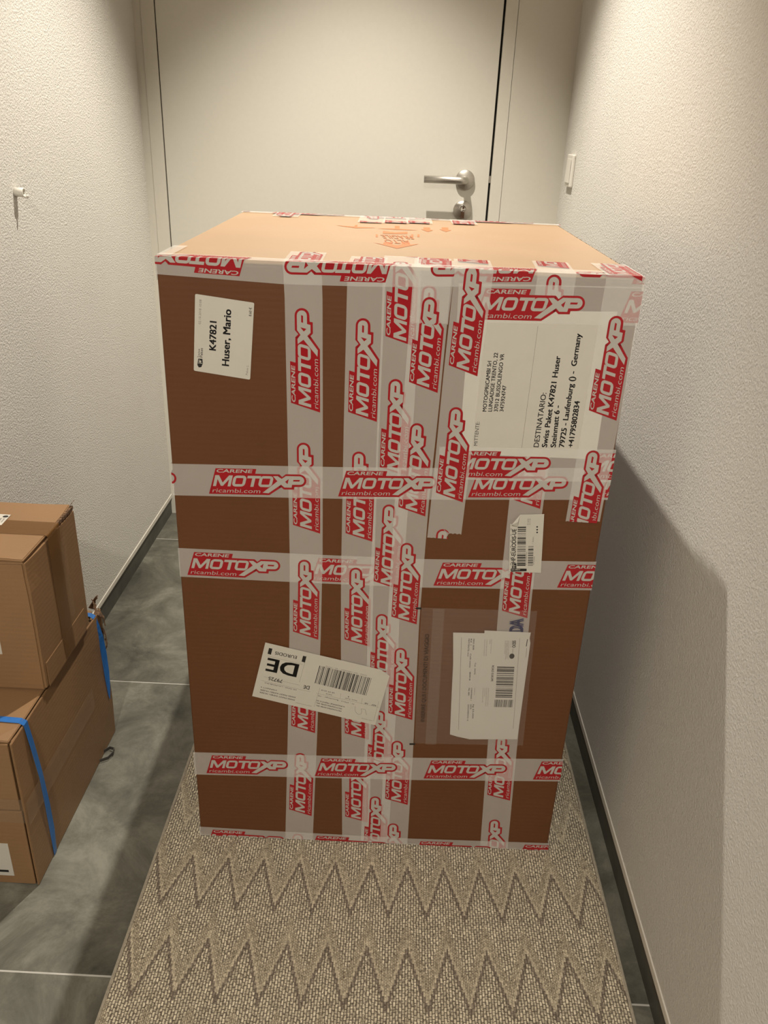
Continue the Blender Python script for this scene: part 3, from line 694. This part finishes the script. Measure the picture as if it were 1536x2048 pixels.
pr.bars([Z(478, 575), Z(706, 572), Z(690, 1640), Z(458, 1640)], 30, 0, 'b', 9); pr.bars([Z(765, 1105), Z(910, 1100), Z(892, 1635), Z(752, 1635)], 17, 0, 'b', 4)
pr.poly([Z(325, 1570), Z(442, 1572), Z(440, 1718), Z(318, 1715)]); pr.poly([Z(300, 1712), Z(722, 1718), Z(720, 1786), Z(296, 1800)])
pr.text('0012345800001', Z(720, 1630), Z(738, 1262), 0.0018, 1); pr.text('79725000', Z(928, 1620), Z(945, 1385), 0.0018, 1); pr.text('1 46001', Z(905, 1045), Z(925, 850), 0.0020, 1)
pr.text('Rif 28/09', Z(775, 525), Z(785, 355), 0.0020, 1); pr.text('10:15 04', Z(825, 525), Z(832, 355), 0.0020, 1)
for y in (578, 655, 730):
    c_ = Z(1008, y); pr.poly([c_+Vector((math.cos(a), math.sin(a)))*0.0013 for a in [2*math.pi*q/14 for q in range(14)]])
for k_ in range(8): pr.line(Z(282+k_*2, 1780-k_*158), Z(285+k_*2, 1720-k_*158), 0.0006, 0)
link('label_print', pr.mesh('label_print', sheet_place(d+0.00003)), ['ink', 'grey'], lb)
pr = Flat(); pr.text('HP', Z(415, 1700), Z(418, 1590), 0.0048); pr.text('10KG', Z(535, 1765), Z(320, 1765), -0.0026, 0, 0.0)
link('label_white_print', pr.mesh('label_white_print', sheet_place(d+0.00006)), ['paper'], lb)

# --- clear document pouch with the delivery papers
def Zp(x, y): return F(830+x*0.16927, 1240+y*0.16927)
def Zf(x, y): return F(720+x*0.33854, 1160+y*0.33854)
q = [Zf(362, 155), Zf(1045, 175), Zf(960, 968), Zf(322, 955)]
pouch = empty('document_pouch', (0, 0, 0)); pouch.parent = carton; pouch['label'] = 'clear plastic document pouch holding delivery papers'
s1, d1 = sheet('delivery_sheet', [Zp(450, 138), Zp(1000, 150), Zp(1000, 1398), Zp(640, 1396), Zp(500, 1366), Zp(412, 1340), Zp(432, 860), Zp(450, 500)], 'paper2', pouch, 0.0018)
s2, d2 = sheet('delivery_sheet', [Zp(820, 112), Zp(1366, 137), Zp(1352, 205), Zp(1360, 260), Zp(1206, 1396), Zp(640, 1396), Zp(700, 1000), Zp(760, 600), Zp(818, 150)], 'paper2', pouch, 0.0021)
pr = Flat(); Z = Zp
pr.bars([Z(968, 538), Z(1172, 542), Z(1145, 905), Z(948, 902)], 24, 0, 'b', 12); pr.bars([Z(940, 928), Z(1156, 930), Z(1146, 1018), Z(932, 1015)], 34, 0, 'a', 13)
def dn(t, x0, y0, x1, y1, h, mi=0, off=0.0): pr.text(t, Z(x0, y0), Z(x1, y1), h, mi, off)
dn('SSDO', 1150, 232, 1146, 312, 0.0052, 0, 0.03); dn('ROAD EUROPE', 908, 525, 895, 712, 0.0034, 0, 0.02)
rnd = random.Random(21)
def words(n): return ''.join(rnd.choice('abcdeimnorstu ') for _ in range(n))
for x0, y0, y1 in ((1130, 232, 312), (1105, 232, 450), (1090, 232, 440), (1076, 232, 455), (1062, 232, 390), (898, 215, 385), (880, 215, 270), (845, 215, 410), (820, 215, 415), (864, 790, 1010), (842, 790, 1005), (822, 790, 890), (800, 790, 960), (700, 790, 870)):
    dn(words(int((y1-y0)/8)), x0, y0, x0-(y1-y0)*0.06, y1, 0.0017, 1)
for x0, y0, y1, t in ((686, 210, 340, 'PESO 20,00'), (655, 210, 285, 'Rif. 1'), (628, 210, 420, 'MITTENTE mot'), (660, 790, 935, 'CONTRASS 1'), (630, 790, 880, 'PAL 0001'), (682, 985, 1150, 'kg 23,000'), (652, 985, 1040, 'DATA'), (622, 985, 1180, 'DOCUMENTO 12'), (703, 490, 630, 'Tel. 3475'), (648, 385, 550, 'Colli netto'), (642, 600, 700, '28/09/18')):
    dn(t, x0, y0, x0-(y1-y0)*0.05, y1, 0.0022, 0, 0.01)
pr.line(Z(548, 195), Z(513, 1285), 0.0005, 1); pr.line(Z(1235, 205), Z(1158, 1270), 0.0005, 1); pr.line(Z(1326, 215), Z(1312, 300), 0.0012, 0); pr.line(Z(1318, 320), Z(1308, 430), 0.0006, 1); pr.line(Z(1155, 325), Z(1150, 380), 0.0006, 1)
c_ = Z(1142, 415); pr.poly([c_+Vector((math.cos(a)*0.0042, math.sin(a)*0.0052)) for a in [2*math.pi*q_/12 for q_ in range(12)]])
link('sheet_print', pr.mesh('sheet_print', sheet_place(d2+0.00003)), ['ink', 'grey'], pouch)
# the film itself: two folded edges, a raised fold near the top, puckers
bm = bmesh.new(); nu, nv = 26, 34; g = []; rnd = random.Random(5)
for j in range(nv+1):
    row = []
    for i in range(nu+1):
        a, b = i/nu, j/nv; p = (q[0]*(1-a)+q[1]*a)*(1-b)+(q[3]*(1-a)+q[2]*a)*b
        edge = min(a, 1-a, b, 1-b)*6; e_ = min(1, max(0, edge))
        z = 0.0042+0.0012*e_+0.0009*e_*math.sin(9*a+2.0*b)+0.0022*math.exp(-((b-0.045-0.02*a)/0.018)**2)*(1-abs(a-0.3)*1.4 if abs(a-0.3) < 0.7 else 0)+0.0016*math.exp(-((b-0.975)/0.012)**2)*math.exp(-((a-0.2)/0.16)**2)
        z += 0.0014*math.exp(-((a-0.075)/0.02)**2)*e_ + rnd.uniform(-0.00012, 0.00012)
        row.append(bm.verts.new((p.x, -z, p.y)))
    g.append(row)
for j in range(nv):
    for i in range(nu): bm.faces.new((g[j][i], g[j+1][i], g[j+1][i+1], g[j][i+1]))
bm_obj('pouch_film', bm, 'film', pouch, True)
bm = bmesh.new()                                   # sealed fold along the flap side
for a0, a1 in ((0.10, 0.20),):
    pts = [(q[0]*(1-a)+q[1]*a, q[3]*(1-a)+q[2]*a) for a in (a0, a1)]
    f_ = [bm.verts.new((p.x, -0.0062, p.y)) for p in (pts[0][0], pts[0][1], pts[1][1], pts[1][0])]; bm.faces.new(f_)
bm_obj('pouch_flap', bm, 'film', pouch)
line_part('pouch_lettering', 'INSERIRE QUI I DOCUMENTI DI VIAGGIO', Zf(380, 820), Zf(408, 305), 0.0064, 0.0, 0.0074, 'film_ink', pouch)
line_part('courier_lettering', 'DDA', Zf(958, 345), Zf(964, 228), 0.0205, 0.05, 0.0022, 'blue_ink', pouch)
for x, y in ((330, 150), (292, 950)):
    pr = Flat(); pr.poly([Zf(x, y), Zf(x+33, y), Zf(x+33, y+10), Zf(x, y+10)]); link('fold_mark', pr.mesh('fold_mark', sheet_place(0.0060)), ['ink'], pouch)

# ------------------------------------------------------------------ two small cartons by the left wall
def carton_flap(name, a, b, parent, mat='card2', bev=0.0012): return box_obj(name, a, b, mat, parent, bev, 2)
LX0, LX1, LY0, LY1, LZ1 = -0.7275, -0.5705, 0.965, 1.360, 0.306
low = empty('strapped_carton', (LX0, LY0, FZ)); tag(low, 'scuffed kraft carton with two blue straps on the tiles by the left wall', 'carton')
w, dp, ht = LX1-LX0, LY1-LY0, LZ1-FZ
def bent_box(name, a, b, parent, mat, bev, dents, seed=1, sub=8):
    bm = bmesh.new(); add_box(bm, a, b); bmesh.ops.bevel(bm, geom=bm.edges[:], offset=bev, segments=3, affect='EDGES')
    bmesh.ops.subdivide_edges(bm, edges=[e for e in bm.edges if e.calc_length() > 0.05], cuts=sub, use_grid_fill=True)
    for v in bm.verts:
        for c, r_, off in dents:
            k_ = math.exp(-((v.co-Vector(c)).length/r_)**2); v.co += Vector(off)*k_
    return bm_obj(name, bm, mat, parent)
bent_box('board_body', (0.004, 0.006, 0.0), (w-0.0035, dp-0.002, ht-0.0045), low, 'card2', 0.004, [((w, dp, ht), 0.03, (-0.006, -0.006, -0.010))])
# side board facing the corridor, split from the front flaps by an open slit
bent_box('side_board', (w-0.0032, 0.0, 0.0005), (w, dp-0.001, ht-0.006), low, 'card2', 0.0009, [((w, 0.37, 0.27), 0.06, (0.003, 0, 0)), ((w, 0.20, 0.15), 0.10, (0.003, 0, 0)), ((w, 0.0, 0.19), 0.05, (0.0015, -0.001, 0)), ((w, 0.39, 0.10), 0.07, (0.003, 0, 0))], 2, 10)
carton_flap('front_flap', (0.002, 0.001, 0.168), (w-0.0072, 0.005, ht-0.008), low); carton_flap('front_flap', (0.002, 0.001, 0.001), (w-0.0062, 0.005, 0.165), low)
bent_box('top_flap', (0.0, 0.002, ht-0.0042), (w-0.002, dp*0.52, ht), low, 'card2', 0.0012, [((w, 0.0, ht), 0.03, (-0.004, 0.002, -0.004))], 3, 5)
bent_box('top_flap', (0.0, dp*0.52+0.001, ht-0.0042), (w-0.003, dp-0.004, ht), low, 'card2', 0.0012, [((w, dp, ht), 0.035, (-0.010, -0.004, -0.008))], 3, 5)
# tape over the slit between the front flaps, running onto the side
bm = bmesh.new()
for a, b in (((0.004, 0.0002, 0.142), (w+0.0008, 0.0006, 0.192)), ((w+0.0045, 0.0002, 0.138), (w+0.0048, 0.30, 0.185))):
    add_box(bm, a, b)
bm_obj('clear_tape', bm, 'clear', low)
# torn flakes at the damaged rear corner
bm = bmesh.new(); rnd = random.Random(11)
def flake(bm, base, tip, wd, n):
    base = Vector(base); tip = Vector(tip); ax = (tip-base); s_ = ax.cross(Vector(n)).normalized(); prev = None; m = 6
    for i in range(m+1):
        t = i/m; c = base+ax*t+Vector(n)*(0.004*math.sin(3*t))+Vector((rnd.uniform(-1, 1), rnd.uniform(-1, 1), rnd.uniform(-1, 1)))*0.0008
        ww = wd*(1-0.8*t)*(0.7+0.5*rnd.random()); row = [bm.verts.new(c-s_*ww/2), bm.verts.new(c+s_*ww/2), bm.verts.new(c+s_*ww/2+Vector(n)*0.0016), bm.verts.new(c-s_*ww/2+Vector(n)*0.0016)]
        if prev:
            for k_ in range(4): bm.faces.new((prev[k_], prev[(k_+1) % 4], row[(k_+1) % 4], row[k_]))
        else: bm.faces.new(row)
        prev = row
    bm.faces.new(prev)
flake(bm, (w-0.016, dp-0.004, ht-0.006), (w-0.003, dp+0.004, ht+0.020), 0.012, (0, 0.7, 0.7))
flake(bm, (w-0.006, dp-0.012, ht-0.002), (w-0.018, dp+0.006, ht+0.008), 0.010, (0.5, 0.3, 0.7))
flake(bm, (w-0.001, dp-0.008, ht-0.004), (w+0.005, dp-0.002, ht-0.045), 0.012, (1, 0.3, 0))
flake(bm, (w-0.003, dp-0.020, ht-0.002), (w+0.004, dp-0.008, ht-0.024), 0.014, (1, 0, 0.3))
flake(bm, (w-0.0005, dp-0.006, ht-0.045), (w+0.0035, dp-0.003, ht-0.085), 0.010, (1, 0.2, 0))
flake(bm, (w-0.0005, dp-0.010, ht-0.105), (w+0.004, dp-0.004, ht-0.075), 0.016, (1, 0.1, 0))
bm_obj('torn_corner', bm, 'core', low)
def LL(p): return Vector(p)-Vector((LX0, LY0, FZ))
def strap(ys_top, side, name='strap'):
    """over the lid along x, bent over the right edge, down the corridor side"""
    bm = bmesh.new(); z = ht+0.0012
    pts = [(0.0, ys_top[0], z), (w*0.5, ys_top[1], z+0.001), (w-0.020, ys_top[2], z), (w-0.006, ys_top[2], z-0.0006), (w+0.001, ys_top[2]+0.001, z-0.006)]; wd = [0.0125]*5; dirs = [(0, 1, 0)]*5
    for (yy, zz, ww, dr, off) in side: pts.append((w+off, yy, zz)); wd.append(ww); dirs.append(dr)
    add_ribbon(bm, pts, dirs, wd, 0, 0.0007); return bm_obj(name, bm, 'strap', low)
strap((0.052, 0.050, 0.048), [(0.052, 0.26, 0.0125, (0, 1, 0.1), 0.004), (0.058, 0.19, 0.012, (0, 1, 0.2), 0.006), (0.062, 0.12, 0.0115, (0.2, 1, 0), 0.0055), (0.065, 0.06, 0.011, (0.3, 1, 0), 0.004), (0.067, 0.002, 0.010, (0, 1, 0), 0.0015)])
strap((0.352, 0.356, 0.360), [(0.366, 0.280, 0.0135, (0.2, 1, 0), 0.003), (0.370, 0.255, 0.0125, (0.45, 0.9, 0), 0.0045), (0.373, 0.215, 0.012, (0.6, 0.8, 0), 0.0055), (0.375, 0.165, 0.0105, (0.7, 0.7, 0), 0.0055), (0.376, 0.125, 0.007, (0.8, 0.6, 0), 0.0045), (0.377, 0.098, 0.001, (0.8, 0.6, 0), 0.004)])
bm = bmesh.new(); c = LL((-0.5655, 1.283, 0.006))
pts = [(c.x-0.006, c.y+0.004, 0.002), (c.x+0.004, c.y+0.016, 0.003), (c.x+0.014, c.y+0.012, 0.004), (c.x+0.016, c.y+0.0, 0.004), (c.x+0.010, c.y-0.014, 0.003), (c.x-0.004, c.y-0.022, 0.002)]
add_ribbon(bm, [(x, y, z+0.0035) for x, y, z in pts], (0, 0, 1), 0.007, 0, 0.0012); bm_obj('strap_loop', bm, 'strapdark', low)
# label on the front
a = LL(on_plane(15, 1688, 1, LY0)); b = LL(on_plane(16, 1751, 1, LY0))
lbl = box_obj('shipping_label', (0.012, 0.0002, b.z), (a.x, 0.0009, a.z), 'paper', low)
bm = bmesh.new(); add_box(bm, (0.03, 0.00005, b.z+0.008), (a.x-0.008, 0.00018, b.z+0.013)); bm_obj('label_print', bm, 'ink', lbl)

UX0, UX1, UY0, UY1, UZ0, UZ1 = -0.7265, -0.5655, 1.089, 1.293, 0.3075, 0.557
upc = empty('kraft_carton', (UX0, UY0, UZ0)); tag(upc, 'plain kraft carton closed with brown tape, stacked on top of the blue-strapped carton', 'carton')
w2, d2_, h2 = UX1-UX0, UY1-UY0, UZ1-UZ0
bent_box('board_body', (0.0, 0.0, 0.0), (w2, d2_, h2-0.0065), upc, 'card2', 0.0035, [((w2, 0.0, h2-0.02), 0.03, (-0.003, 0.002, 0)), ((w2, 0.1, 0.10), 0.08, (0.002, 0, 0))], 4, 8)
bent_box('top_flap', (0.0, 0.001, h2-0.0050), (w2-0.0015, 0.1025, h2), upc, 'card2', 0.0016, [((w2, 0.0, h2), 0.02, (-0.002, 0.001, -0.002))], 5, 5)
bent_box('top_flap', (0.0, 0.1045, h2-0.0050), (w2-0.0025, d2_-0.001, h2), upc, 'card2', 0.0016, [((w2, d2_, h2), 0.03, (-0.003, 0, 0.0015))], 5, 5)
bm = bmesh.new(); rnd = random.Random(4)
for i in range(26):
    y = 0.135+i*(d2_-0.137)/26; add_box(bm, (w2-0.0040, y, h2-0.0056), (w2-0.0010+rnd.random()*0.0022, y+0.0022, h2-0.0014+rnd.random()*0.0018))
flake(bm, (w2-0.004, d2_-0.010, h2-0.002), (w2+0.0005, d2_+0.001, h2+0.006), 0.006, (0, 0.7, 0.7))
bm_obj('crushed_edge', bm, 'core', upc)
def strip_mesh(name, rows, mat, parent):                # rows of (left point, right point)
    bm = bmesh.new(); pr_ = None
    for r_ in rows:
        n_ = [bm.verts.new(p) for p in r_]
        if pr_: 
            f = bm.faces.new((pr_[0], pr_[1], n_[1], n_[0])); f.smooth = True
        pr_ = n_
    return bm_obj(name, bm, mat, parent)
ta, tb = 0.083, 0.133
rows = [((0.0, ta, h2+0.0008), (0.0, tb, h2+0.0008)), ((w2-0.004, ta, h2+0.0008), (w2-0.004, tb-0.002, h2+0.0008))]
for k_ in range(7):
    a = math.pi/2*k_/6; rows.append(((w2-0.0009+0.0035*math.sin(a), ta-0.001, h2+0.0008-0.0035*(1-math.cos(a))), (w2-0.0009+0.0035*math.sin(a), tb-0.002, h2+0.0008-0.0035*(1-math.cos(a)))))
for z, ya, yb_ in ((h2-0.06, ta-0.002, tb-0.007), (h2-0.12, ta-0.003, tb-0.010), (h2-0.19, ta-0.001, tb-0.009), (0.003, ta+0.002, tb-0.008)): rows.append(((w2+0.0026, ya, z), (w2+0.0026, yb_, z)))
strip_mesh('brown_tape', rows, 'kraft', upc)
strip_mesh('clear_tape', [((w2+0.0030, tb-0.010, h2-0.03), (w2+0.0030, tb+0.012, h2-0.028)), ((w2+0.0030, tb-0.010, 0.065), (w2+0.0030, tb+0.010, 0.062))], 'clear', upc)
# creased lower flap line on the corridor side
bm = bmesh.new(); add_box(bm, (w2+0.0004, 0.012, 0.0), (w2+0.0018, d2_-0.02, 0.048)); bmesh.ops.bevel(bm, geom=bm.edges[:], offset=0.0006, segments=2, affect='EDGES'); bm_obj('lower_flap', bm, 'card2', upc)
# sticker on the lid and on the front
def UL(p): return Vector(p)-Vector((UX0, UY0, UZ0))
zt = UZ1+0.0012; p0 = on_plane(21.7, 1029.5, 2, zt); pa_ = on_plane(-6, 1027.5, 2, zt); pb_ = on_plane(0, 1053, 2, zt)
e1 = (pa_-p0).normalized(); e2 = (pb_-p0).normalized()
quad = [UL(p0), UL(p0+e2*0.040), UL(p0+e2*0.040+e1*0.028), UL(p0+e1*0.028)]
bm = bmesh.new(); vv = [bm.verts.new(p) for p in quad]; vb = [bm.verts.new(p-Vector((0, 0, 0.0003))) for p in quad]; bm.faces.new(vv); bm.faces.new(list(reversed(vb)))
for k_ in range(4): bm.faces.new((vv[k_], vb[k_], vb[(k_+1) % 4], vv[(k_+1) % 4]))
bmesh.ops.recalc_face_normals(bm, faces=bm.faces[:])
stk = bm_obj('lid_sticker', bm, 'paper', upc)
pr = Flat(); o2 = Vector((p0.x, p0.y)); f1 = Vector((e1.x, e1.y)); f2 = Vector((e2.x, e2.y))
c_ = o2+f2*0.008+f1*0.006; pr.poly([c_+Vector((math.cos(a)*0.0048, math.sin(a)*0.0040)) for a in [2*math.pi*q_/14 for q_ in range(14)]], 0)
link('emblem', pr.mesh('emblem', lambda p: UL((p[0], p[1], zt+0.0001))), ['ink'], stk)
for t, k_ in (('Swiss', 0.0035), ('Paket', 0.0085)):
    pr = Flat(); pr.text(t, o2+f2*0.015+f1*k_, o2+f2*0.030+f1*k_, -0.0032, 0); link('printed_line', pr.mesh('printed_line', lambda p: UL((p[0], p[1], zt+0.0001))), ['ink'], stk)
a = UL(on_plane(5, 1308, 1, UY0)); b = UL(on_plane(0, 1285, 1, UY0)) 
box_obj('side_sticker', (0.03, -0.0006, a.z), (a.x, 0.0002, b.z+0.006), 'paper', upc)
